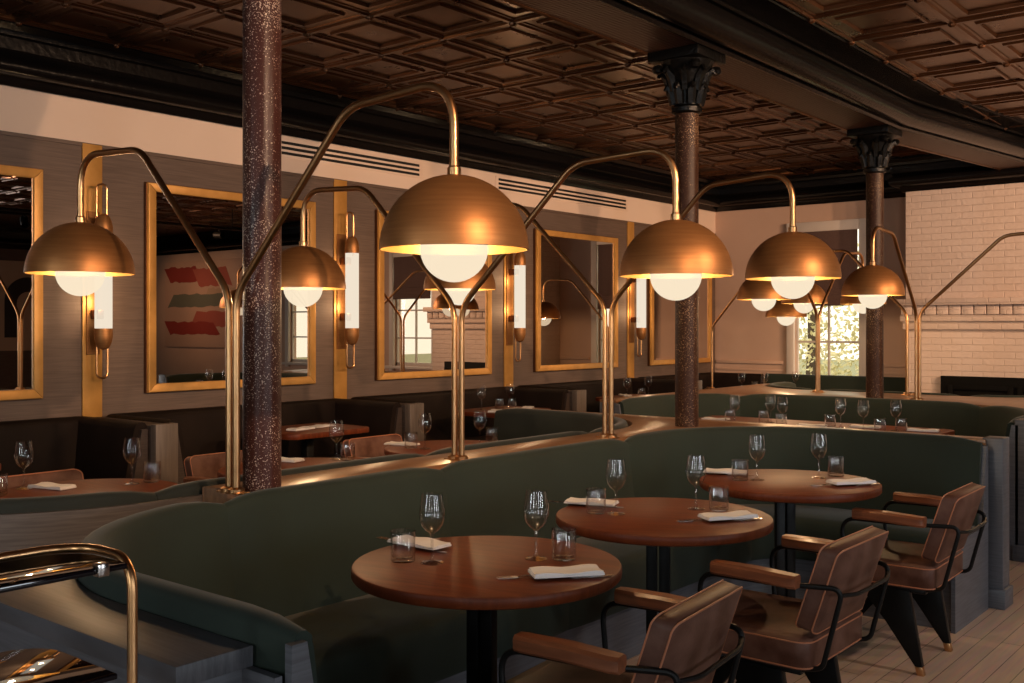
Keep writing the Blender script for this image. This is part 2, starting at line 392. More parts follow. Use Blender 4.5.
# wainscot mouldings on the end wall
for i, (a, b_) in enumerate(((WX+.02, WIN[0][0]-.13), (WIN[0][1]+.13, -3.86))):
    w = MB().box((a, BY-.03, .99), (b_, BY+.001, 1.03), .008).box((a, BY-.012, .90), (b_, BY+.001, .925), .005)
    struct(f'trim_{3+i}', w, M['pinkwall'], ('chair rail on the end wall left of the window', 'chair rail between the window and the brick chimney')[i], 'moulding')
# painted brick chimney
cy = 11.45
ch = MB().box((-3.84, cy, 0), (-1.75, BY, CZ+.05))
struct('wall_chimney', ch, M['brick'], 'whitewashed brick chimney breast at the far end', 'chimney')
mt = thing('mantelpiece', 'whitewashed stepped brick mantel across the chimney breast', 'mantel', (-2.8, cy, 1.42))
a_, b_ = -3.84, -1.75
MB().box((a_-.05, cy-.16, 1.68), (b_+.05, cy+.02, 1.75), .006).build('shelf', M['brick'], mt)
k_ = MB()
n_ = 17
for k in range(n_): 
    x0 = a_-.02+(b_-a_+.04)*k/n_; k_.box((x0+.004, cy-.11, 1.58), (x0+.119, cy+.02, 1.68), .006)
k_.build('corbels', M['brick'], mt)
MB().box((a_-.035, cy-.085, 1.51), (b_+.035, cy+.02, 1.58), .006).build('lower_course', M['brick'], mt)
MB().box((a_-.02, cy-.045, 1.42), (b_+.02, cy+.02, 1.51), .006).build('bottom_course', M['brick'], mt)
fp = thing('fireplace_screen', 'black metal double door fire surround in the brick chimney', 'fireplace', (-2.75, cy, 0))
MB().box((-3.46, cy-.05, 0), (-2.04, cy-.0005, .93), .006).build('surround', M['matblack'], fp)
for k in range(2):
    d = MB(); x0 = -3.38+k*.68
    for q in ((x0, .1, x0+.05, .84), (x0+.59, .1, x0+.64, .84), (x0+.05, .1, x0+.59, .15), (x0+.05, .79, x0+.59, .84)): d.box((q[0], cy-.075, q[1]), (q[2], cy-.05, q[3]), .004)
    dr = d.build('door', M['matblack'], fp)
    MB().box((x0+.03, cy-.10, .48), (x0+.06, cy-.078, .58), .004) if 0 else None
    MB().tube(fillet([(x0+.025+.59*(1-k), cy-.07, .46), (x0+.025+.59*(1-k), cy-.105, .46), (x0+.025+.59*(1-k), cy-.105, .58), (x0+.025+.59*(1-k), cy-.07, .58)], .02), .006).build('handle', M['silver'], dr, shift=world_of(fp))

# ceiling: pressed tin panels
def tin(x0, x1, y0, y1, size):
    bm = bmesh.new()
    lev = [(0, -.010), (.014, -.011), (.022, 0.0), (.040, 0.0), (.046, .006), (.098, .008), (.106, -.006), (.122, -.006), (.130, .012), (.5, .012)]
    nx = max(1, round((x1-x0)/size)); ny = max(1, round((y1-y0)/size)); sx = (x1-x0)/nx; sy = (y1-y0)/ny
    for i in range(nx):
        for j in range(ny):
            cx, cyy = x0+sx*(i+.5), y0+sy*(j+.5); rings = []
            for ins, z in lev[:-1]:
                hx, hy = sx/2-ins, sy/2-ins
                rings.append([bm.verts.new((cx+a*hx, cyy+b*hy, CZ+z)) for a, b in ((-1,-1),(1,-1),(1,1),(-1,1))])
            for A, B in zip(rings, rings[1:]):
                for k in range(4): bm.faces.new((A[k], B[k], B[(k+1)%4], A[(k+1)%4]))
            bm.faces.new(rings[-1][::-1])
            # little rosette boss where panels meet
    m = MB(); m.bm.free(); m.bm = bm
    for i in range(nx+1):
        for j in range(ny+1): m.lathe([(0,-.03),(.012,-.028),(.022,-.02),(.026,-.008)], (x0+sx*i, y0+sy*j, CZ), 8)
    return m
o = struct('ceiling', tin(WX+.18, -3.36, -1.5, BY-.18, .62).box((WX-.1, FY-.1, CZ+.03), (RX+.1, BY+.1, CZ+.12)), M['tin'], 'pressed tin panel ceiling in dark bronze over the mirror side', 'ceiling', sharp=20)
o = struct('ceiling_right', tin(-2.52, 3.06, -1.5, 11.4, .62).box((3.06, FY, CZ+.01), (RX, BY, CZ+.029)), M['tin'], 'pressed tin panel ceiling in dark bronze right of the beam', 'ceiling', sharp=20)
# wall cornices
def roll(cn, cz, r, a0=-120, a1=120, n=10): return [(cn+r*math.cos(R(a0+(a1-a0)*k/n)), cz+r*math.sin(R(a0+(a1-a0)*k/n))) for k in range(n+1)]
cor = [(0, 2.93), (.03, 2.92), (.045, 2.94), (.05, 2.965)] + roll(.085, 3.03, .06, -115, 80) + [(.11, 3.105), (.125, 3.12), (.13, 3.19), (.15, 3.20), (.155, 3.23), (.19, CZ-.02), (.19, CZ+.04), (0, CZ+.04)]
struct('trim_5', MB().sweep([(WX, FY), (WX, BY), (-3.84, BY), (-3.84, cy), (-1.75, cy), (-1.75, BY), (RX, BY), (RX, FY)], cor), M['tinblack'], 'glossy black roll cornice along the tops of the walls', 'cornice')
# central beam
bpath = [(-3.07, FY), (-3.07, 8.44), (-3.07+.139*3.6, 8.44+.99*3.6)]
struct('beam', MB().sweep(bpath, [(-.17, 3.06), (.17, 3.06), (.17, CZ+.03), (-.17, CZ+.03)]), M['soffit'], 'long ceiling beam with a beaded brown soffit above the columns', 'beam')
def bm_prof(s):
    p = [(.165, 3.055), (.185, 3.05), (.20, 3.065), (.198, 3.08)] + roll(.255, 3.158, .090, -130, 95, 14) + [(.27, 3.252), (.305, 3.25), (.315, 3.258), (.315, 3.266), (.335, 3.266), (.345, 3.272), (.42, 3.274), (.50, 3.27), (.53, 3.262), (.54, CZ), (.54, CZ+.03), (.165, CZ+.03)]
    return [(s*n, z) for n, z in p]
struct('trim_6', MB().sweep(bpath, bm_prof(1)), M['tinblack'], 'black roll moulding along the right side of the beam', 'moulding')
struct('trim_7', MB().sweep(bpath, [(-n, z) for n, z in [(.165, 3.055), (.18, 3.05), (.19, 3.07), (.20, 3.12), (.24, 3.18), (.30, CZ-.02), (.30, CZ+.03), (.165, CZ+.03)]]), M['tin'], 'bronze moulding along the mirror side of the beam', 'moulding')
# iron columns on the ledge
for i, lab in enumerate(('heavily chipped dark iron column nearest the viewer', 'iron column with a black capital, second from the viewer', 'farthest iron column with a black capital, near the end wall window')):
    y = 2.314 + 3.047*i; x = -3.07
    t = thing('column', lab, 'column', (x, y, .866), group='iron columns', kind='structure')
    r = .0685
    MB().lathe([(0, .866), (r*1.0, .866), (r, 2.74), (0, 2.74)], (x, y, 0), 36).build('shaft', M['col1' if i == 0 else 'col2'], t)
    cp = MB().lathe([(r, 2.70), (r+.02, 2.71), (r+.022, 2.735), (r+.004, 2.75), (r+.006, 2.80), (r+.03, 2.88), (r+.07, 2.96), (r+.09, 3.00), (r+.075, 3.01), (0, 3.01)], (x, y, 0), 28)
    cp.box((x-.17, y-.17, 3.0), (x+.17, y+.17, 3.06), .012)
    for row, (zb, rb, ht, out) in enumerate(((2.755, r+.008, .10, .045), (2.83, r+.02, .12, .065))):
        for k in range(8):
            a = 2*PI*(k + .5*row)/8; dx, dy = math.cos(a), math.sin(a)
            cp.tube([(x+dx*rb, y+dy*rb, zb), (x+dx*(rb+out*.35), y+dy*(rb+out*.35), zb+ht*.7), (x+dx*(rb+out), y+dy*(rb+out), zb+ht), (x+dx*(rb+out*1.25), y+dy*(rb+out*1.25), zb+ht*.82)], [.026, .03, .02, .01], 6)
    for k in range(4):
        a = PI/4 + k*PI/2; dx, dy = math.cos(a), math.sin(a)
        cp.lathe([(0,-.03),(.026,-.02),(.036,0),(.026,.02),(0,.03)], (x+dx*.175, y+dy*.175, 2.96), 10)
    cp.build('capital', M['capital'], t)

# ------------------------------------------------------------------ mirror wall
STRIP = [3.47, 5.59, 7.73, 9.90]; STRIP0 = 1.42
MIRY = [2.40, 4.575, 6.705, 8.855, 11.0]
mlab = ['gilt framed mirror at the left edge, showing a dark arch picture', 'square gilt framed mirror behind the nearest iron column', 'gilt framed mirror reflecting a window, third along the wall', 'gilt framed mirror holding one dark shade reflection, fourth along the wall', 'gilt framed mirror behind the second iron column, farthest along the wall']
for i, y in enumerate(MIRY):
    t = thing('wall_mirror', mlab[i], 'mirror', (WX, y, 1.0), group='gilt mirrors along the wall')
    y0, y1, z0, z1 = y-.725, y+.725, 1.005, 2.43; f = MB(); fwid = .058
    if i == 4: y1 = y+.72
    # mitred frame
    for (pa, pb, qa, qb) in (((y0,z0),(y1,z0),(y1-fwid,z0+fwid),(y0+fwid,z0+fwid)), ((y1,z0),(y1,z1),(y1-fwid,z1-fwid),(y1-fwid,z0+fwid)), ((y1,z1),(y0,z1),(y0+fwid,z1-fwid),(y1-fwid,z1-fwid)), ((y0,z1),(y0,z0),(y0+fwid,z0+fwid),(y0+fwid,z1-fwid))):
        q = [pa, pb, qa, qb]; Mx = Matrix(((0,0,1,0),(1,0,0,0),(0,1,0,0),(0,0,0,1)))
        f.prism(q, WX+.001, WX+.055, .005, M=Mx)
    f.build('frame', M['gold'], t)
    MB().box((WX+.0005, y0-.006, z0-.006), (WX+.03, y1+.006, z1+.006)).build('backing', M['darkbronze'], t)
    MB().box((WX+.028, y0+.05, z0+.05), (WX+.036, y1-.05, z1-.05)).build('mirror_glass', M['mirror'], t)
slab = ['brass wall strip behind the leftmost sconce', 'brass wall strip behind the sconce between the second and third mirrors', 'brass wall strip between the third and fourth mirrors', 'brass wall strip between the fourth and fifth mirrors']
for i, y in enumerate(STRIP):
    tag(MB().box((WX, y-.068, .86), (WX+.014, y+.068, 2.64), .003).build('wall_strip', M['gold'], shift=(WX, y, .86)), slab[i], 'wall strip', 'brass strips between the mirrors')
sc0 = None
sclab = ['tubular wall sconce behind the leftmost dome shade', 'tubular wall sconce between the second and third mirrors', 'tubular wall sconce between the third and fourth mirrors', 'tubular wall sconce between the fourth and fifth mirrors']
LIGHTS = []
def point(name, loc, e, col=(1,.62,.31), r=.012):
    l = bpy.data.lights.new(name, 'POINT'); l.energy = e; l.color = col; l.shadow_soft_size = r
    o = bpy.data.objects.new(name, l); C.objects.link(o); o.location = loc; return o
def make_sconce(loc):
    t = thing('wall_sconce', '', 'wall sconce', (0,0,0), group='tubular sconces on the mirror wall'); x = .15
    # local: wall plane at x = 0, z absolute
    MB().box((.014, -.045, 1.27), (.026, .045, 2.20), .003).build('back_plate', M['bronze'], t)
    MB().box((.02, -.02, 1.50), (x-.03, .02, 1.56), .004).build('bracket', M['darkbronze'], t)
    MB().box((.02, -.02, 1.95), (x-.03, .02, 2.01), .004).build('bracket', M['darkbronze'], t)
    g = MB().lathe([(.052, 1.43), (.054, 1.44), (.054, 2.04), (.052, 2.05)], (x, 0, 0), 24); g.build('glass_tube', M['tubeglow'], t)
    for s, z in ((-1, 1.44), (1, 2.04)):
        MB().lathe([(.057, 0), (.057, s*.05), (.050, s*.09), (.034, s*.125), (.0, s*.14)], (x, 0, z), 24).build('end_cap', M['bronze'], t)
    MB().tube(fillet([(x-.03, -.03, 1.40), (x-.03, -.03, 1.12), (x-.03, .045, 1.12), (x-.03, .045, 1.36)], [.035, .035]), .0075, 8).build('lower_loop', M['brass'], t)
    MB().tube(fillet([(x-.03, -.03, 2.10), (x-.03, -.03, 2.37), (x-.03, .04, 2.37), (x-.03, .04, 2.02)], [.035, .035]), .0075, 8).build('upper_loop', M['brass'], t)
    return t
sc0 = make_sconce((0,0,0)); SCE = 16; SP1 = 430
for i, y in enumerate(STRIP):
    o = sc0 if i == 0 else dup(sc0, (0,0,0))
    o.location = (WX, y, 0); o['label'] = sclab[i]
    for z in (1.6, 1.9): point('sconce_lamp', (WX+.15, y, z), SCE)
for i, (a, b_) in enumerate(((5.0, 6.5), (7.58, 9.8))):
    t = thing('air_vent', ('slotted linear vent in the cream band above the second mirror gap', 'slotted linear vent in the cream band above the fourth mirror')[i], 'vent', (WX, (a+b_)/2, 2.8), group='linear vents')
    MB().box((WX+.001, a-.04, 2.755), (WX+.008, b_+.04, 2.90), .002).build('face_plate', M['cream'], t)
    for k in range(3): MB().box((WX+.004, a, 2.775+.04*k), (WX+.0095, b_, 2.797+.04*k)).build('slot', M['slot'], t)

# ------------------------------------------------------------------ banquettes
RZ = .88
BACK = [(-.065, .30), (-.065, RZ-.02), (-.055, RZ-.005), (-.04, RZ), (-.012, RZ-.002), (.006, RZ-.014), (.016, RZ-.04), (.06, .62), (.085, .47), (.085, .30)]
SEAT = [(.06, .25), (.06, .44), (.08, .455), (.46, .462), (.51, .455), (.53, .435), (.535, .40), (.535, .27), (.525, .25)]
PLINTH = [(-.065, .0), (-.065, .295), (.05, .295), (.05, .249), (.47, .249), (.47, 0)]
def resample(path, step=.08):
    out = [Vector(path[0])]
    for p in path[1:]:
        a = out[-1].copy(); b = Vector(p); L = (b-a).length; n = max(1, int(L/step))
        for k in range(1, n+1): out.append(a + (b-a)*k/n)
    return out
def split(path, cuts):
    """cut a dense path at arc lengths given as fractions"""
    d = [0]
    for a, b in zip(path, path[1:]): d.append(d[-1] + (b-a).length)
    T = d[-1]; out = []; i0 = 0
    for c in list(cuts) + [1.0]:
        i1 = min(range(len(d)), key=lambda k: abs(d[k]-c*T)); out.append(path[i0:i1+1]); i0 = i1
    return out
def banquette(name, label, path, cuts, seat_cuts=None, mats=('velvet', 'shell'), sharp=False, shell=.78, ends=(True, True), loc=None, group=None):
    pts = [Vector(p) for p in path]
    P = pts if sharp else resample(path)
    t = thing(name, label, 'banquette', loc or (P[len(P)//2].x, P[len(P)//2].y, 0), group=group)
    fab, wd = M[mats[0]], M[mats[1]]
    for q in (split(P, cuts) if not sharp else [P]):
        ins = [0]*len(q)
        if not sharp: ins[0] = ins[-1] = .024; ins[1] = ins[-2] = .007
        MB().sweep(q, BACK, insets=ins).build('back_cushion', fab, t, sharp=50)
    for q in (split(P, seat_cuts or cuts) if not sharp else [P]):
        ins = [0]*len(q)
        if not sharp: ins[0] = ins[-1] = .01; ins[1] = ins[-2] = .003
        MB().sweep(q, SEAT, insets=ins).build('seat_cushion', fab, t, sharp=50)
    MB().sweep(P, PLINTH).build('plinth', wd, t)
    if shell: MB().sweep(P, [(-.067, 0), (-.067, shell), (-.085, shell), (-.085, 0)]).build('outer_shell', wd, t)
    for e, p0, p1 in ((ends[0], P[0], P[1]), (ends[1], P[-1], P[-2])):
        if not e: continue
        d = (p0-p1).normalized(); nn = Vector((d.y, -d.x))
        if e == ends[0] and p0 is P[0]: nn = -nn
        q = [(-.06, 0), (-.06, RZ-.04), (-.022, RZ-.04), (.038, .50), (.045, .43), (.5, .43), (.5, 0)]
        m = MB(); A = [m.bm.verts.new((p0.x+nn.x*n, p0.y+nn.y*n, z)) for n, z in q]; B = [m.bm.verts.new((p0.x+nn.x*n+d.x*.02, p0.y+nn.y*n+d.y*.02, z)) for n, z in q]
        m.bm.faces.new(A); m.bm.faces.new(B[::-1])
        for k in range(len(q)): m.bm.faces.new((A[k], A[(k+1)%len(q)], B[(k+1)%len(q)], B[k]))
        m.build('end_panel', wd, t, recalc=True)
    return t
RC = .75
U1 = [(-1.60, 1.32), (-2.19, 1.32)] + arc2(-2.19, 2.07, RC, 270, 180)[1:] + [(-2.94, 4.85)] + arc2(-2.19, 4.85, RC, 180, 90)[1:] + [(-1.50, 5.60)]
u1 = banquette('curved_banquette', 'dark green curved banquette around the three nearest round tables', U1, (.27, .445, .66), (.235, .47, .72))
# near wooden box ledge and far end post belong to the banquette
bx = [(-1.70, 1.08), (-1.70, 1.252), (-2.19, 1.252)] + arc2(-2.19, 2.07, RC+.068, 270, 247, 6)[1:] + [(-2.52, 1.08)]
MB().prism([(x + (.01 if x > -1.75 else 0), y - (.0)) for x, y in bx], .78, .822, .003).build('ledge_top', M['shelltop'], u1)
MB().prism([(x - (.0), y + (.004 if y < 1.1 else 0)) for x, y in bx], 0, .779).build('ledge_body', M['shell'], u1)
MB().box((-1.52, 5.70, 0), (-1.42, 5.83, .875), .004).box((-1.53, 5.68, 0), (-1.405, 5.845, .10), .006).build('end_post', M['shell'], u1)
DX = -3.07
U2 = [(-4.75, 5.60), (-4.20, 5.60)] + arc2(-4.13, 4.83, .77, 90, 0)[1:] + [(-3.36, 2.05)] + arc2(-4.13, 2.05, .77, 0, -90)[1:] + [(-4.75, 1.28)]
u2 = banquette('curved_banquette', 'dark curved banquette facing the mirror wall behind the nearest columns', U2, (.3, .5, .72), mats=('dimgreen', 'shell_lamplit'), shell=.835)
# divider ledge between the two
dv = [(-3.02, 2.27), (-3.02, 4.85)] + arc2(-2.19, 4.85, .83, 180, 90)[1:] + [(-1.50, 5.68), (-1.50, 5.82), (-4.75, 5.82), (-4.75, 5.69), (-4.13, 5.69)] + arc2(-4.13, 4.83, .86, 90, 0)[1:] + [(-3.27, 2.20)]
t = thing('divider_ledge', 'low wood-topped partition between the green banquettes carrying the lamps', 'partition', (-3.15, 3.5, 0))
MB().prism(dv, 0, .80).build('body', M['shell'], t)
MB().prism(dv, .80, .866, .003).build('wood_cap', M['cap'], t)
# far cross booth
U3 = [(-4.50, 6.85), (-4.50, 7.35)] + arc2(-3.65, 7.35, .85, 180, 90)[1:] + [(-2.55, 8.20)] + arc2(-2.55, 7.35, .85, 90, 0)[1:] + [(-1.70, 6.95)]
u3 = banquette('curved_banquette', 'green curved banquette behind the long table, facing the viewer', U3, (.3, .7))
MB().box((-1.66, 6.93, 0), (-1.52, 7.06, .875), .004).box((-1.67, 6.915, 0), (-1.50, 7.06, .10), .006).build('end_post', M['shell'], u3)
U4 = [(-1.9, 10.3), (-1.9, 9.95)] + arc2(-2.6, 9.95, .70, 0, -90)[1:] + [(-3.9, 9.25)] + arc2(-3.9, 9.95, .70, 270, 180)[1:] + [(-4.6, 10.3)]
banquette('curved_banquette', 'green curved banquette facing the chimney behind the farthest column', U4, (.35, .65))
dv2 = [(-4.59, 6.9), (-4.59, 7.35)] + arc2(-3.65, 7.35, .94, 180, 90)[1:] + [(-2.55, 8.29)] + arc2(-2.55, 7.35, .94, 90, 0)[1:] + [(-1.61, 7.08), (-1.5, 7.08), (-1.5, 9.9), (-1.80, 9.9)] + arc2(-2.6, 9.95, .80, 0, -90)[1:] + [(-3.9, 9.15)] + arc2(-3.9, 9.95, .80, 270, 180)[1:] + [(-4.75, 9.9), (-4.75, 6.9)]
t = thing('divider_ledge', 'low wood-topped partition around the farthest column carrying lamps', 'partition', (-3.1, 8.7, 0))
MB().prism(dv2, 0, .842).build('body', M['shell'], t)
MB().prism(dv2, .842, .866, .003).build('wood_cap', M['cap'], t)
# end wall bench
tb = banquette('wall_bench', 'dark green bench along the end wall under the window', [(WX+.75, BY-.12), (-3.95, BY-.12)], (), sharp=True)
# booths along the mirror wall
BO = [STRIP0] + STRIP + [11.75]
bl = ['dark wall booth bench under the leftmost mirror', 'dark wall booth bench under the mirror behind the nearest column', 'dark wall booth bench under the third mirror', 'dark wall booth bench under the fourth mirror', 'dark wall booth bench in the far corner under the fifth mirror']
for i in range(5):
    y0, y1 = BO[i]+.14, BO[i+1]-.14
    banquette('wall_bench', bl[i], [(-5.62, y0), (WX+.11, y0), (WX+.11, y1), (-5.62, y1)], (), mats=('booth', 'darkoak'), sharp=True, shell=False, group='booth benches along the mirror wall')
dl = ['dark wood booth divider ending in a grey post below the leftmost sconce', 'dark wood booth divider below the sconce between the second and third mirrors', 'dark wood booth divider below the sconce between the third and fourth mirrors', 'dark wood booth divider nearest the far corner']
for i, y in enumerate(STRIP):
    t = thing('booth_divider', dl[i], 'booth divider', (-6.0, y, 0), group='booth dividers')
    MB().box((WX+.02, y-.07, 0), (-5.58, y+.07, .86), .003).build('panel', M['darkoak'], t)
    MB().box((-5.58, y-.075, 0), (-5.52, y+.075, .87), .004).build('end_post', M['postwood'], t)

# ------------------------------------------------------------------ tables
def make_round_table():
    t = thing('round_table', '', 'table', (0,0,0))
    MB().lathe([(0, .712), (.385, .712), (.396, .716), (.4, .722), (.4, .743), (.397, .748), (.392, .75), (0, .75)], (0,0,0), 96).build('tabletop', M['walnut'], t)
    MB().box((-.062, -.018, .03), (-.022, .018, .70), .003).box((-.014, -.018, .03), (.026, .018, .70), .003).build('pedestal', M['black'], t)
    MB().box((-.16, -.16, .70), (.14, .16, .712), .002).build('top_plate', M['black'], t)
    MB().lathe([(0, 0), (.195, 0), (.20, .006), (.195, .012), (.1, .026), (0, .03)], (0,0,0), 48).build('foot', M['black'], t)
    return t
rt = make_round_table(); TY = [2.33, 3.335, 4.43]; TX = -2.01; X2 = [-4.18, -4.08, -4.08]; Y2 = [2.24, 3.31, 4.43]
tl = ['nearest round walnut table in the green curved banquette', 'middle round walnut table in the green curved banquette', 'farthest round walnut table in the green curved banquette']
tl2 = ['round walnut table behind the nearest column, closest to the viewer', 'round walnut table facing the mirrors, middle of three', 'round walnut table facing the mirrors, behind the middle arc lamp']
for i in range(3):
    o = rt if i == 0 else dup(rt, (0,0,0))
    o.location = (TX, TY[i], 0); o.rotation_euler.z = R(10 + 17*i); o['label'] = tl[i]; o['group'] = 'round tables of the nearest banquette'
for i in range(3): dup(rt, (X2[i], Y2[i], 0), R(30*i), tl2[i], 'round tables of the banquette facing the mirrors')
def make_long_table(name, label, x0, x1, y0, y1, loc, r=.08):
    t = thing(name, label, 'table', loc)
    p = []
    for cx, cyy, a in ((x1-r, y1-r, 0), (x0+r, y1-r, 90), (x0+r, y0+r, 180), (x1-r, y0+r, 270)): p += arc2(cx, cyy, r, a, a+90, 6)
    MB().prism(p, .714, .75, .004).build('tabletop', M['walnut'], t)
    xm, ym = (x0+x1)/2, (y0+y1)/2
    k = .28 if x1-x0 > 1.2 else 0
    for s in ((-1, 1) if k else (0,)):
        cx = xm + s*(x1-x0)*k
        MB().box((cx-.03, ym-.03, .02), (cx+.03, ym+.03, .714), .003).build('pedestal', M['black'], t)
        MB().box((cx-.22, ym-.22, 0), (cx+.22, ym+.22, .02), .006).build('foot', M['black'], t)
    return t
make_long_table('long_table', 'long walnut table set with six glasses beyond the nearest banquette', -3.95, -2.12, 6.58, 7.36, (-3.0, 6.97, 0))
bt0 = make_long_table('booth_table', 'small walnut booth table under the leftmost mirror', -.28, .28, -.36, .36, (0,0,0))
btl = ['small walnut booth table under the leftmost mirror', 'small walnut booth table under the second mirror, holding one napkin', 'small walnut booth table under the third mirror, crowded with settings', 'small walnut booth table under the fourth mirror, set with two glasses']
for i, y in enumerate((2.08, 4.62, 6.72, 8.80)):
    o = bt0 if i == 0 else dup(bt0, (0,0,0)); o.location = (-5.62+ (0 if i else 0), y, 0); o['label'] = btl[i]; o['group'] = 'booth tables along the mirror wall'
make_long_table('long_table', 'long walnut table before the end wall bench under the window', -5.35, -4.75, 10.15, 10.95, (-5.05, 10.55, 0))

# ------------------------------------------------------------------ chairs
def rr(hx, hy, r, n=5):
    p = []
    for cx, cyy, a in ((hx-r, hy-r, 0), (-hx+r, hy-r, 90), (-hx+r, -hy+r, 180), (hx-r, -hy+r, 270)): p += arc2(cx, cyy, r, a, a+90, n)
    return p
def make_chair():
    t = thing('armchair', '', 'chair', (0,0,0))
    # seat cushion: crowned rounded slab
    def sp(k, z): return [(x*k-.105, y*k, z) for x, y in rr(.255, .245, .05, 6)]
    m = MB(); rings = [sp(.985, .362), sp(1.0, .372), sp(1.0, .445), sp(.985, .456), sp(.80, .466), sp(.4, .470)]
    V = [[m.bm.verts.new(p) for p in r_] for r_ in rings]
    for A, B in zip(V, V[1:]):
        for k in range(len(A)): m.bm.faces.new((A[k], A[(k+1)%len(A)], B[(k+1)%len(A)], B[k]))
    m.bm.faces.new(V[-1]); m.bm.faces.new(V[0][::-1])
    s = m.build('seat', M['leather'], t, sharp=60, recalc=True)
    MB().tube([(x, y, .450) for x, y, z in sp(.999, 0)], .0027, 6, closed=True).build('piping', M['piping'], s, shift=(0,0,0))
    MB().tube([(x, y, .369) for x, y, z in sp(.999, 0)], .0027, 6, closed=True).build('piping', M['piping'], s, shift=(0,0,0))
    # backrest: reclined, wrapping slightly
    def bp(u, v, d):   # u lateral -1..1, v 0..1 height, d depth 0 rear .. 1 front
        y = u*.222; z = .475 + v*.275 + .012*(1-u*u)*(v-.2)
        x = .180 + v*.085 - .034*u*u - d*.056 + .006*v
        return Vector((x, y, z + d*.012))
    def loop(k, d):
        out = []
        for px, py in rr(1, 1, .16, 5): out.append(bp(px*k, .5+py*k*.5, d))
        return out
    m = MB(); rings = [loop(.5, -.04), loop(.85, -.02), loop(.97, 0), loop(1, .06), loop(1, .94), loop(.97, 1.0), loop(.85, 1.06), loop(.5, 1.12)]
    V = [[m.bm.verts.new(p) for p in r_] for r_ in rings]
    for A, B in zip(V, V[1:]):
        for k in range(len(A)): m.bm.faces.new((A[k], A[(k+1)%len(A)], B[(k+1)%len(A)], B[k]))
    m.bm.faces.new(V[0][::-1]); m.bm.faces.new(V[-1])
    bk = m.build('backrest', M['leather'], t, sharp=60, recalc=True)
    for d in (.02, .98): MB().tube(loop(1.0, d), .0027, 6, closed=True).build('piping', M['piping'], bk, shift=(0,0,0))
    for s_ in (-1, 1):
        y = s_*.272
        MB().tube(fillet([(-.15, s_*.20, .352), (-.20, y, .352), (-.225, y, .632), (.05, y, .634), (.246, s_*.208, .634), (.178, s_*.205, .372), (.10, s_*.20, .352)], [.03, .06, .1, .03, .035]), .0085, 10).build('arm_frame', M['black'], t)
        m = MB(); sec = [(-.17, .8), (-.15, 1), (-.02, 1.06), (.10, 1), (.125, .8)]
        rings = []
        for x, k in sec:
            rings.append([m.bm.verts.new((x, y + a*.029*k, .650 + b*.021*(.9+.1*k) + (.006 if x < 0 else 0))) for a, b in ((-1,-.6),(-.7,-1),(.7,-1),(1,-.6),(1,.6),(.7,1),(-.7,1),(-1,.6))])
        for A, B in zip(rings, rings[1:]):
            for k in range(8): m.bm.faces.new((A[k], A[(k+1)%8], B[(k+1)%8], B[k]))
        m.bm.faces.new(rings[0][::-1]); m.bm.faces.new(rings[-1])
        m.build('armrest', M['armwood'], t, recalc=True)
        # rear leg, broad blade tapering to a brass tip; front leg slimmer
        Mx = Matrix(((1,0,0,0),(0,0,1,0),(0,1,0,0),(0,0,0,1)))
        yl = s_*.205
        lg = MB().prism([(-.17, .345), (.045, .345), (.098, .035), (.068, .035), (-.05, .20)], yl-.017, yl+.017, .004, M=Mx).build('leg', M['blackwood'], t, recalc=True)
        MB().prism([(.068, .036), (.098, .036), (.104, 0), (.076, 0)], yl-.0172, yl+.0172, .002, M=Mx).build('tip', M['brass'], lg, recalc=True, shift=(0,0,0))
        lg = MB().prism([(-.20, .345), (-.09, .345), (-.345, .035), (-.372, .035)], yl-.014, yl+.014, .004, M=Mx).build('leg', M['blackwood'], t, recalc=True)
        MB().prism([(-.372, .036), (-.345, .036), (-.368, 0), (-.394, 0)], yl-.0142, yl+.0142, .002, M=Mx).build('tip', M['brass'], lg, recalc=True, shift=(0,0,0))
    MB().tube(fillet([(.240, -.206, .612), (.262, -.13, .606), (.262, .13, .606), (.240, .206, .612)], .2), .0072, 8).build('back_bar', M['black'], t)
    MB().box((-.30, -.215, .338), (.11, -.18, .36), .003).box((-.30, .18, .338), (.11, .215, .36), .003).box((-.20, -.18, .338), (-.16, .18, .36), .003).box((.02, -.18, .338), (.06, .18, .36), .003).build('seat_frame', M['black'], t)
    return t
ch0 = make_chair()
cl = ['brown leather armchair with orange piping at the nearest round table', 'brown leather armchair at the middle round table', 'brown leather armchair beside the banquette end post']
for i, (x, y, rz) in enumerate(((-1.505, 2.315, R(6)), (-1.49, 3.345, 0), (-1.51, 4.61, R(1.5)))):
    o = ch0 if i == 0 else dup(ch0, (0,0,0)); o.location = (x, y, 0); o.rotation_euler.z = rz; o['label'] = cl[i]; o['group'] = 'leather armchairs at the nearest banquette'
cl2 = ['leather armchair back showing above the dark banquette near the leftmost booth', 'leather armchair behind the nearest iron column, facing away from the mirrors', 'leather armchair whose back shows between the nearest column and the middle lamp']
for i, (x, y) in enumerate(((-4.60, 2.32), (-4.60, 3.36), (-4.58, 4.45))): dup(ch0, (x, y, 0), PI, cl2[i], 'leather armchairs with backs to the mirrors')

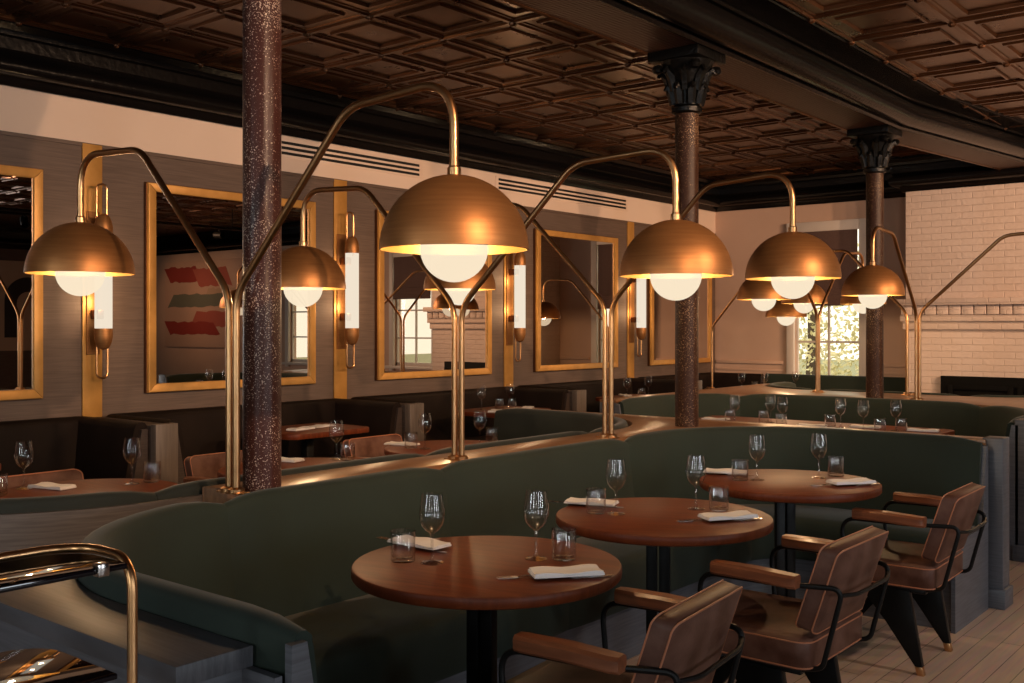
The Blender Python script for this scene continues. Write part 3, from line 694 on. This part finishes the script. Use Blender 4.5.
# ------------------------------------------------------------------ lamps
def make_arm_parts(t, s, ang=None, reach=1.057, drop=0):
    """one arm with shade and globe on side s of the local x axis"""
    ca, sa = (math.cos(ang), math.sin(ang)) if ang is not None else (s, 0)
    def W(d, z): return (d*ca, d*sa, z)
    k = reach/1.057
    MB().tube(fillet([W(.020, 0), W(.020, .70-drop), W(.60*k, 1.275-drop), W(reach, 1.30-drop), W(reach, 1.02-drop)], [.16, .16, .15], 9), .0132, 12).build('arm_tube', M['brass'], t, sharp=60)
    pr = [(.2145*math.cos(R(a)), .2145*math.sin(R(a))) for a in range(0, 91, 6)]
    pin = [(.2105*math.cos(R(a)), .2105*math.sin(R(a))) for a in range(0, 91, 6)]
    c = W(reach, .806-drop)
    sh = MB().lathe(pr[:-1] + [(0, .2145)], c, 48).build('shade', M['bronze'], t, sharp=60)
    MB().lathe([(.2145, 0), (.2105, -.001)] + pin[1:-1] + [(0, .2105)], c, 48).build('shade_lining', M['lining'], sh, sharp=60, shift=(0,0,0))
    MB().lathe([(.02, .21), (.02, .235), (.0145, .24), (.0145, .25)], c, 16).build('collar', M['brass'], t)
    g = [(.098*math.cos(R(a)), .098*math.sin(R(a))) for a in range(-90, 91, 9)]
    g[0] = (0, -.098); g[-1] = (0, .098)
    gl = MB().lathe(g, (c[0], c[1], c[2]+.004), 32).build('globe', M['globe'], t, sharp=80)
    MB().lathe([(.03, .10), (.03, .205)], (c[0], c[1], c[2]), 12).build('lamp_holder', M['darkbronze'], t)
    return c
GE = 50
def lamp_lights(o, cs, e=GE):
    for c in cs:
        v = Matrix.Rotation(o.rotation_euler.z, 4, 'Z') @ Vector(c) + o.location
        point('globe_bulb', (v.x, v.y, v.z+.004), e)
def make_lamp(arms, name='arc_lamp', drop=0):
    t = thing(name, '', 'lamp', (0,0,0)); cs = []
    for s, ang, reach in arms: cs.append(make_arm_parts(t, s, ang, reach, drop))
    MB().box((-.06, -.028, 0), (.06, .028, .006), .002).lathe([(.03, 0), (.03, .016), (.018, .022)], (.02, 0, 0), 16).lathe([(.03, 0), (.03, .016), (.018, .022)], (-.02, 0, 0), 16).build('base_plate', M['brass'], t)
    return t, cs
ll = ['double-armed brass arc lamp beside the nearest iron column', 'double-armed brass arc lamp on the ledge, second from the viewer', 'double-armed brass arc lamp on the ledge just before the second column']
for i in range(3):
    o, cs0 = make_lamp([(1, R((0, 4, -3)[i]), 1.057), (1, R(180), 1.057)], drop=(0, .028, 0)[i])
    o.location = (DX, 2.189+1.174*i, .866); o['label'] = ll[i]; o['group'] = 'brass arc lamps on the ledge'
    lamp_lights(o, cs0)
for loc, arms, lab in (((-2.72, 8.37), [(1, R(-87), 1.12), (1, R(2), 1.12)], 'double-armed brass arc lamp right of the farthest column'),
                       ((-3.74, 8.85), [(1, R(-90), 1.08), (1, R(90), 1.08)], 'brass arc lamp left of the farthest column in front of the window'),
                       ((-2.99, 9.0), [(1, R(163), 1.14)], 'single-armed brass arc lamp behind the farthest column'),
                       ((-5.68, 10.45), [(1, R(-5), .95)], 'single-armed brass arc lamp in the far corner, beside the wall panel')):
    o, cs = make_lamp(arms); o.location = (loc[0], loc[1], .866); o['label'] = lab; o['group'] = 'brass arc lamps at the far end'
    if lab.startswith('single-armed brass arc lamp in'): o.location.z = .75
    lamp_lights(o, cs)

# ------------------------------------------------------------------ table settings
def make_wine():
    p = [(.034, 0), (.034, .002), (.02, .004), (.008, .008), (.0042, .02), (.0038, .05), (.004, .082), (.008, .090), (.020, .098), (.031, .112), (.0375, .130), (.039, .145), (.0375, .165), (.034, .185), (.031, .205)]
    return MB().lathe([(0, 0)] + p, (0,0,0), 28).build('wine_glass', M['glass'], sharp=80)
def make_tumbler():
    p = [(0, 0), (.034, 0), (.037, .003), (.0375, .09), (.0355, .09), (.0345, .016), (.030, .011), (0, .010)]
    return MB().lathe(p, (0,0,0), 28).build('tumbler', M['glass'], sharp=50)
def make_napkin(seed=0):
    rnd = random.Random(seed); m = MB(); nx, ny = 10, 6
    for lay, (z, k) in enumerate(((.001, 1), (.006, .97))):
        g = [[None]*(ny+1) for _ in range(nx+1)]
        for s in (0, 1):
            for i in range(nx+1):
                for j in range(ny+1):
                    x = (i/nx-.5)*.20*k; y = (j/ny-.5)*.085*k
                    h = z + (.005 if s else 0) + (.0025*math.sin(i*.9+seed)+.0015*math.cos(j*1.3+seed) + .0025*math.exp(-((j-ny*.9)**2)) if s else 0)
                    g[i][j] = m.bm.verts.new((x, y, h)) if s == 0 else (g[i][j], m.bm.verts.new((x, y, h)))
        for i in range(nx):
            for j in range(ny):
                for s in (0, 1): m.bm.faces.new([g[a][b][s] for a, b in ((i,j),(i+1,j),(i+1,j+1),(i,j+1))])
        ring = [(i,0) for i in range(nx)] + [(nx,j) for j in range(ny)] + [(i,ny) for i in range(nx,0,-1)] + [(0,j) for j in range(ny,0,-1)]
        for a, b in zip(ring, ring[1:]+ring[:1]): m.bm.faces.new((g[a[0]][a[1]][0], g[b[0]][b[1]][0], g[b[0]][b[1]][1], g[a[0]][a[1]][1]))
    return m.build('napkin', M['napkin'], recalc=True, sharp=60)
def make_fork():
    m = MB()
    m.tube([(-.10, 0, .003), (-.05, 0, .004), (.02, 0, .006), (.05, 0, .005)], [.006, .005, .003, .004], 8, flat=.45)
    m.prism([(.045, -.006), (.06, -.012), (.072, -.012), (.072, .012), (.06, .012), (.045, .006)], .003, .005)
    for k in range(4): m.box((.07, -.012+k*.0068, .003), (.11, -.0085+k*.0068, .005))
    return m.build('fork', M['silver'])
def make_knife():
    m = MB()
    m.tube([(-.11, 0, .003), (-.06, 0, .004), (-.01, 0, .004)], [.0065, .006, .005], 8, flat=.5)
    m.prism([(-.01, -.006), (.10, -.007), (.115, .002), (.11, .007), (-.01, .006)], .002, .004)
    return m.build('knife', M['silver'])
protos = {'wine': make_wine(), 'tumbler': make_tumbler(), 'nap0': make_napkin(0), 'nap1': make_napkin(3), 'fork': make_fork(), 'knife': make_knife()}
used = set()
F_, Y0, H_, YAW = 1033.6, 326.9, 1.45, .6876
def at(x, y, z=.75):
    """table point seen at a photo position, worked out once for placing a setting"""
    D = (H_-z)*F_/(y-Y0); r = (x-512)/F_; c, s = math.cos(YAW), math.sin(YAW)
    return ((c*r-s)*D, (s*r+c)*D, z)
CATS = {'wine': 'wine glass', 'tumbler': 'glass', 'nap0': 'napkin', 'nap1': 'napkin', 'fork': 'fork', 'knife': 'knife'}
def put(kind, p, label, group, rz=0, dz=0):
    o = protos[kind]
    if kind in used: o = o.copy(); C.objects.link(o)
    used.add(kind); o.location = (p[0], p[1], p[2]+dz+.0004); o.rotation_euler = (0, 0, rz)
    return tag(o, label, CATS[kind], group)
def on_table(p, c, rmax):
    d = Vector((p[0]-c[0], p[1]-c[1])); 
    if d.length > rmax: d = d.normalized()*rmax
    return (c[0]+d.x, c[1]+d.y, .75)
nm = ['nearest', 'middle', 'farthest']
# (wine), (tumbler), (napkin, rotation)
SET = [
  [((432,563), (403,561), (419,547), -38, 'banquette'), ((536,559), (564,559), (566,577), 12, 'chair')],
  [((616,514), (596,513), (587,505), -20, 'banquette'), ((696,509), (719,510), (728,520), 18, 'chair')],
  [((757,480), (740,480), (722,474), -20, 'banquette'), ((819,478), (836,476), (851,485), 16, 'chair')]]
for i, T in enumerate(SET):
    c = (TX, TY[i])
    for (wg, tu, nk, rz, side) in T:
        g = 'settings on the round tables'
        where = f'on the {side} side of the {nm[i]} round table'
        put('wine', on_table(at(*wg), c, .35), f'stemmed wine glass {where}', 'wine glasses on the round tables')
        put('tumbler', on_table(at(*tu), c, .35), f'short water glass {where}', 'water glasses on the round tables')
        p = on_table(at(*nk), c, .32); a = YAW + R(rz)
        put('nap1' if side == 'banquette' else 'nap0', p, f'folded white napkin {where}', 'napkins on the round tables', a, .0085)
        d = Vector((math.cos(a), math.sin(a))); n_ = Vector((-d.y, d.x))
        put('knife', (p[0]+d.x*.02-n_.x*.022, p[1]+d.y*.02-n_.y*.022, .75), f'steel knife under the napkin {where}', 'knives on the round tables', a)
        put('fork', (p[0]-d.x*.085+n_.x*.012, p[1]-d.y*.085+n_.y*.012, .75), f'steel fork under the napkin {where}', 'forks on the round tables', a+PI)
# tables facing the mirrors
S2 = [[('wine', 24, 489), ('tumbler', -20, 496), ('nap0', 52, 488), ('wine', 132, 484), ('tumbler', 152, 482)],
      [('wine', 338, 459), ('tumbler', 355, 459), ('nap0', 284, 461)],
      [('wine', 425, 449), ('tumbler', 411, 448), ('nap1', 402, 445), ('wine', 480, 445), ('tumbler', 492, 443)]]
tn = ['round table closest to the viewer on the mirror side', 'middle round table on the mirror side', 'round table behind the middle arc lamp']
for i, T in enumerate(S2):
    cnt = {}
    c = (X2[i], Y2[i])
    for kind, x, y in T:
        k = CATS[kind]; cnt[k] = cnt.get(k, 0)+1
        many = sum(1 for q in T if CATS[q[0]] == k) > 1
        side = ('left ' if cnt[k] == 1 else 'right ') if many else ''
        nmn = {'wine glass': 'stemmed wine glass', 'glass': 'short water glass', 'napkin': 'white napkin'}[k]
        put(kind, on_table(at(x, y), c, .34), f'{side}{nmn} on the {tn[i]}', f'{k}s on the mirror side', YAW+R(-25 if kind[:3] == 'nap' else 0), .001)
# long table
for i, (w_, tu, nk) in enumerate((((-3.52, 6.84), (-3.60, 6.92), (-3.75, 6.98)), ((-3.34, 7.05), (-3.36, 6.98), None), ((-3.16, 6.86), (-3.13, 6.78), (-2.98, 6.95)), ((-2.79, 6.99), (-2.84, 6.93), (-2.66, 7.10)), ((-2.60, 6.91), (-2.47, 6.86), None), ((-2.42, 7.02), (-2.36, 6.95), (-2.27, 7.10)))):
    od = ('leftmost', 'second from left', 'third from left', 'fourth from left', 'fifth from left', 'rightmost')[i]
    put('wine', (*w_, .75), f'wine glass on the long table, {od}', 'wine glasses on the long table')
    put('tumbler', (*tu, .75), f'short water glass on the long table, {od}', 'water glasses on the long table')
    if nk: put('nap0', (*nk, .75), f'white napkin on the long table beside the {od} wine glass', 'napkins on the long table', R(10), .001)
# booth tables
for i, (y, items) in enumerate(((2.08, [('nap1', .02, .05), ('nap0', -.05, .22)]), (4.62, [('nap1', .0, .12), ('nap0', .05, -.1)]), (6.72, [('wine', -.1, -.16), ('tumbler', -.02, -.02), ('nap0', .1, -.22), ('wine', -.1, .22), ('tumbler', .02, .10), ('nap1', .08, .24)]), (8.80, [('wine', .0, -.16), ('tumbler', .1, -.05), ('wine', .02, .2), ('nap0', -.14, .02)]))):
    cnt = {}
    for kind, dx, dy in items:
        k = CATS[kind]; cnt[k] = cnt.get(k, 0)+1; many = sum(1 for q in items if CATS[q[0]] == k) > 1
        side = ('left ' if cnt[k] == 1 else 'right ') if many else ''
        put(kind, (-5.62+dx, y+dy, .75), f'{side}{k} on the booth table under the {("leftmost", "second", "third", "fourth")[i]} mirror', f'{k}s on the booth tables', R(80+20*i), .001)
for i, (kind, x, y) in enumerate((('wine', -5.22, 10.3), ('wine', -5.02, 10.45), ('nap0', -4.9, 10.6), ('tumbler', -4.90, 10.3), ('tumbler', -5.22, 10.62), ('wine', -4.84, 10.84))):
    od = ('left ', 'middle ', '', 'right ', 'left ', 'right ')[i]
    put(kind, (x, y, .75), f'{od}{CATS[kind]} on the table before the end wall bench', f'{CATS[kind]}s at the end wall', R(40), .001)

# ------------------------------------------------------------------ brass framed glass console in the left foreground
t = thing('glass_console', 'brass tube console with smoked glass shelves in the left foreground', 'console table', (-1.69, .2, 0))
tz = 1.06; ry = .0085
MB().tube(fillet([(-1.600, .94, .0), (-1.600, .94, tz), (-1.775, .94, tz), (-1.775, -.6, tz), (-1.600, -.6, tz), (-1.600, -.6, 0)], [.055, .09, .09, .055], 9), ry, 14).build('brass_frame', M['brass'], t, sharp=60)
for y in (.70, -.45): MB().tube([(-1.775, y, 0), (-1.775, y, tz)], ry, 12).build('leg', M['brass'], t)
def shelf(z, x0, x1, y0, y1):
    r = .08
    p = [(x1, y0), (x1, y1)] + arc2(x0+r, y1-r, r, 90, 180, 8) + arc2(x0+r, y0+r, r, 180, 270, 8)
    return MB().prism(p, z, z+.010, .002)
shelf(tz-.016, -1.767, -1.60, -.59, .93).build('glass_shelf', M['darkglass'], t)
shelf(.865, -1.86, -1.595, -.59, .91).build('glass_shelf', M['darkglass'], t)
for y in (.885, -.54): MB().box((-1.612, y-.010, tz-.020), (-1.592, y+.010, tz+.002), .002).build('clip', M['silver'], t)
# ------------------------------------------------------------------ things the mirrors show, plus added spot tracks
t = thing('abstract_painting', 'large pink and red abstract painting seen in the second mirror', 'painting', (4.9, BY, 1.9))
MB().box((3.6, BY-.05, 1.05), (6.2, BY-.001, 2.75), .004).build('canvas', M['canvas'], t)
for (x0, x1, z0, z1, mm) in ((3.9, 5.0, 2.25, 2.6, 'pink'), (4.9, 6.0, 2.35, 2.65, 'red'), (4.2, 6.1, 1.85, 2.1, 'sage'), (3.8, 4.9, 1.85, 2.2, 'tan'), (4.3, 6.0, 1.3, 1.55, 'red'), (3.8, 5.3, 1.45, 1.75, 'pink')):
    n = 14; rnd = random.Random(int(x0*100+z0*31)); up = []; lo = []
    for k in range(n+1):
        xx = x0+(x1-x0)*k/n; e = 1; xx += .0
        up.append((xx+.22*(1 if int(x0*10)%2 else -1), (z0+z1)/2+(z1-z0)/2*e*(1+.14*rnd.uniform(-1,1)))); lo.append((xx, (z0+z1)/2-(z1-z0)/2*e*(1+.14*rnd.uniform(-1,1))))
    MB().prism(up+lo[::-1], 0, .003, M=Matrix(((1,0,0,0),(0,0,-1,BY-.0505-.002*random.random()),(0,1,0,0),(0,0,0,1)))).build('brush_stroke', M[mm], t, recalc=True)
t = thing('arch_picture', 'dark arch picture on the wall opposite the mirrors', 'picture', (RX, 9.4, 1.9))
MB().box((RX-.04, 8.6, 1.0), (RX-.001, 10.2, 2.7), .004).build('canvas', M['tan'], t)
MB().prism([(-.45, -.6), (-.45, .1)] + arc2(0, .1, .45, 180, 0, 16) + [(.45, -.6), (.22, -.6), (.22, .05)] + arc2(0, .05, .22, 0, 180, 12) + [(-.22, -.6)], 0, .003, M=Matrix(((0,0,-1,RX-.041),(1,0,0,9.4),(0,1,0,1.85),(0,0,0,1)))).build('arch_shape', M['darkart'], t, recalc=True)
def track(label, p0, p1, heads, energy, size, col=(1, .61, .36)):
    p0, p1 = Vector(p0), Vector(p1)
    t = thing('track_light', label, 'track light', ((p0+p1)/2)[:])
    a = Vector((min(p0.x, p1.x)-.02, min(p0.y, p1.y)-.02, p0.z)); b = Vector((max(p0.x, p1.x)+.02, max(p0.y, p1.y)+.02, p0.z+.04))
    MB().box(a, b, .004).build('track', M['black'], t)
    for k in (.06, .94):
        q = p0.lerp(p1, k); MB().tube([q+Vector((0,0,.035)), (q.x, q.y, CZ+.012)], .008, 8).build('hanger', M['black'], t)
    for p, tgt in heads:
        p = Vector(p); d = (Vector(tgt)-p).normalized(); Q = d.to_track_quat('-Z', 'Y').to_matrix().to_4x4()
        MB().lathe([(0, .08), (.052, .08), (.055, -.06), (.048, -.06), (.045, .05), (0, .05)], (0,0,0), 18, M=Matrix.Translation(p) @ Q).tube([p+Vector((0,0,.02)), p+Vector((0,0,.10))], .012, 8).build('spot_head', M['black'], t)
        l = bpy.data.lights.new('track_spot', 'SPOT'); l.energy = energy; l.spot_size = R(size); l.spot_blend = .9; l.color = col; l.shadow_soft_size = .04
        o = bpy.data.objects.new('track_spot', l); C.objects.link(o); o.location = p + d*.065; o.rotation_euler = Q.to_euler()
track('black ceiling track of spot heads lighting the mirror wall', (.8, .8, 2.95), (.8, 10.2, 2.95), [((.8, y, 2.86), (WX, ty, 2.35)) for y, ty in ((1.6, 3.0), (3.6, 5.0), (5.6, 7.2), (7.6, 9.4), (9.4, 11.2))], SP1, 78)
track('added black ceiling track of spot heads brightening the aisle floor', (1.2, 4.0, 2.95), (1.2, 7.4, 2.95), [((1.2, 4.4, 2.86), (-1.0, 4.2, 0)), ((1.2, 6.6, 2.86), (-1.2, 6.0, .2))], 90, 66, (1, .78, .64))  # track and spots added to brighten the aisle floor and chairs
track('added black ceiling track of spot heads brightening the brick chimney', (1.1, 8.2, 2.95), (4.0, 8.2, 2.95), [((x, 8.2, 2.86), tg) for x, tg in ((1.4, (-5.0, BY, 1.3)), (2.3, (-3.1, cy, 1.6)), (3.4, (-1.8, cy, 1.5)))], 260, 56)  # added fixture: extra warm light for the chimney and end wall
track('added black ceiling track of spot heads brightening the abstract painting', (3.9, 9.3, 2.95), (6.1, 9.3, 2.95), [((4.3, 9.3, 2.86), (4.3, BY, 1.9)), ((5.6, 9.3, 2.86), (5.5, BY, 1.9))], 70, 60)  # added fixture, so the painting is brighter in the mirror
# ------------------------------------------------------------------ outside
tag(MB().box((-40, BY+.3, -.6), (40, 60, -.5)).build('ground_outside', M['grass']), 'garden ground outside the end windows', 'ground', kind='structure')
def tree(x, y, h, w_, label, seed):
    rnd = random.Random(seed)
    t = thing('garden_tree', label, 'tree', (x, y, -.5), group='trees outside the window')
    MB().tube([(x, y, -.5), (x+.1, y, h*.4), (x, y+.1, h*.8)], [.12, .09, .03], 8).build('trunk', M['bark'], t)
    m = MB()
    for k in range(2600):
        a = rnd.uniform(0, 2*PI); rr_ = math.sqrt(rnd.random())*w_; z = rnd.uniform(.2, h); s = rnd.uniform(.03, .065)
        p = Vector((x+rr_*math.cos(a), y+rr_*math.sin(a)*.6, z)); u = Vector((rnd.uniform(-1,1), rnd.uniform(-1,1), rnd.uniform(-1,1))).normalized(); v = u.orthogonal().normalized()
        m.poly([p-u*s, p+v*s*.5, p+u*s, p-v*s*.5])
    o = m.build('foliage', M['leaf'], t); o['kind'] = 'stuff'
tree(-6.6, 15.2, 2.7, 1.0, 'sunlit tree outside the end wall window, left one', 1)
tree(-4.9, 16.5, 2.5, 1.1, 'sunlit tree outside the end wall window, right one', 2)
tree(-.3, 15.8, 2.0, 1.4, 'low tree outside the window right of the chimney', 3)

# ------------------------------------------------------------------ light, camera
wd = bpy.data.worlds.new('World'); bpy.context.scene.world = wd; wd.use_nodes = True
bg = wd.node_tree.nodes['Background']; bg.inputs[0].default_value = (1, .92, .76, 1); bg.inputs[1].default_value = 1.8
def area(name, loc, rot, sx, sy, e, col):
    l = bpy.data.lights.new(name, 'AREA'); l.shape = 'RECTANGLE'; l.size = sx; l.size_y = sy; l.energy = e; l.color = col
    o = bpy.data.objects.new(name, l); C.objects.link(o); o.location = loc; o.rotation_euler = rot; return o
DAY = (.82, .91, 1.0); FE = 60; RE_ = 70
for i, (a, b_) in enumerate(FW): area('street_daylight', ((a+b_)/2, FY-.2, 1.75), (R(90), 0, 0), b_-a, 2.1, FE, (.86, .93, 1.0))
for a, b_ in RW: area('side_daylight', (RX+.2, (a+b_)/2, 1.75), (R(90), 0, R(90)), b_-a, 2.1, RE_, DAY)
for i, (a, b_) in enumerate(WIN): area('garden_daylight', ((a+b_)/2, BY+.6, 1.9), (R(-90), 0, 0), b_-a, 1.8, (25, 30, 30)[i], (1, .9, .75)) if 0 else None

sc = bpy.context.scene
cam = bpy.data.cameras.new('Camera'); co = bpy.data.objects.new('Camera', cam); C.objects.link(co)
cam.sensor_fit = 'HORIZONTAL'; cam.sensor_width = 36; cam.lens = 36*1033.6/1024; cam.shift_y = -(341.5-326.9)/1024; cam.clip_start = .05
co.location = (0, 0, 1.45); co.rotation_euler = (R(90), 0, .6876); sc.camera = co
sc.view_settings.view_transform = 'Standard'; sc.view_settings.look = 'None'; sc.view_settings.gamma = 1; sc.view_settings.exposure = 0; sc.view_settings.use_curve_mapping = False
sc.cycles.use_denoising = True
sc.cycles.max_bounces = 10; sc.cycles.diffuse_bounces = 4; sc.cycles.glossy_bounces = 5; sc.cycles.transparent_max_bounces = 24
sc.cycles.caustics_reflective = False; sc.cycles.caustics_refractive = False; sc.cycles.sample_clamp_indirect = 6
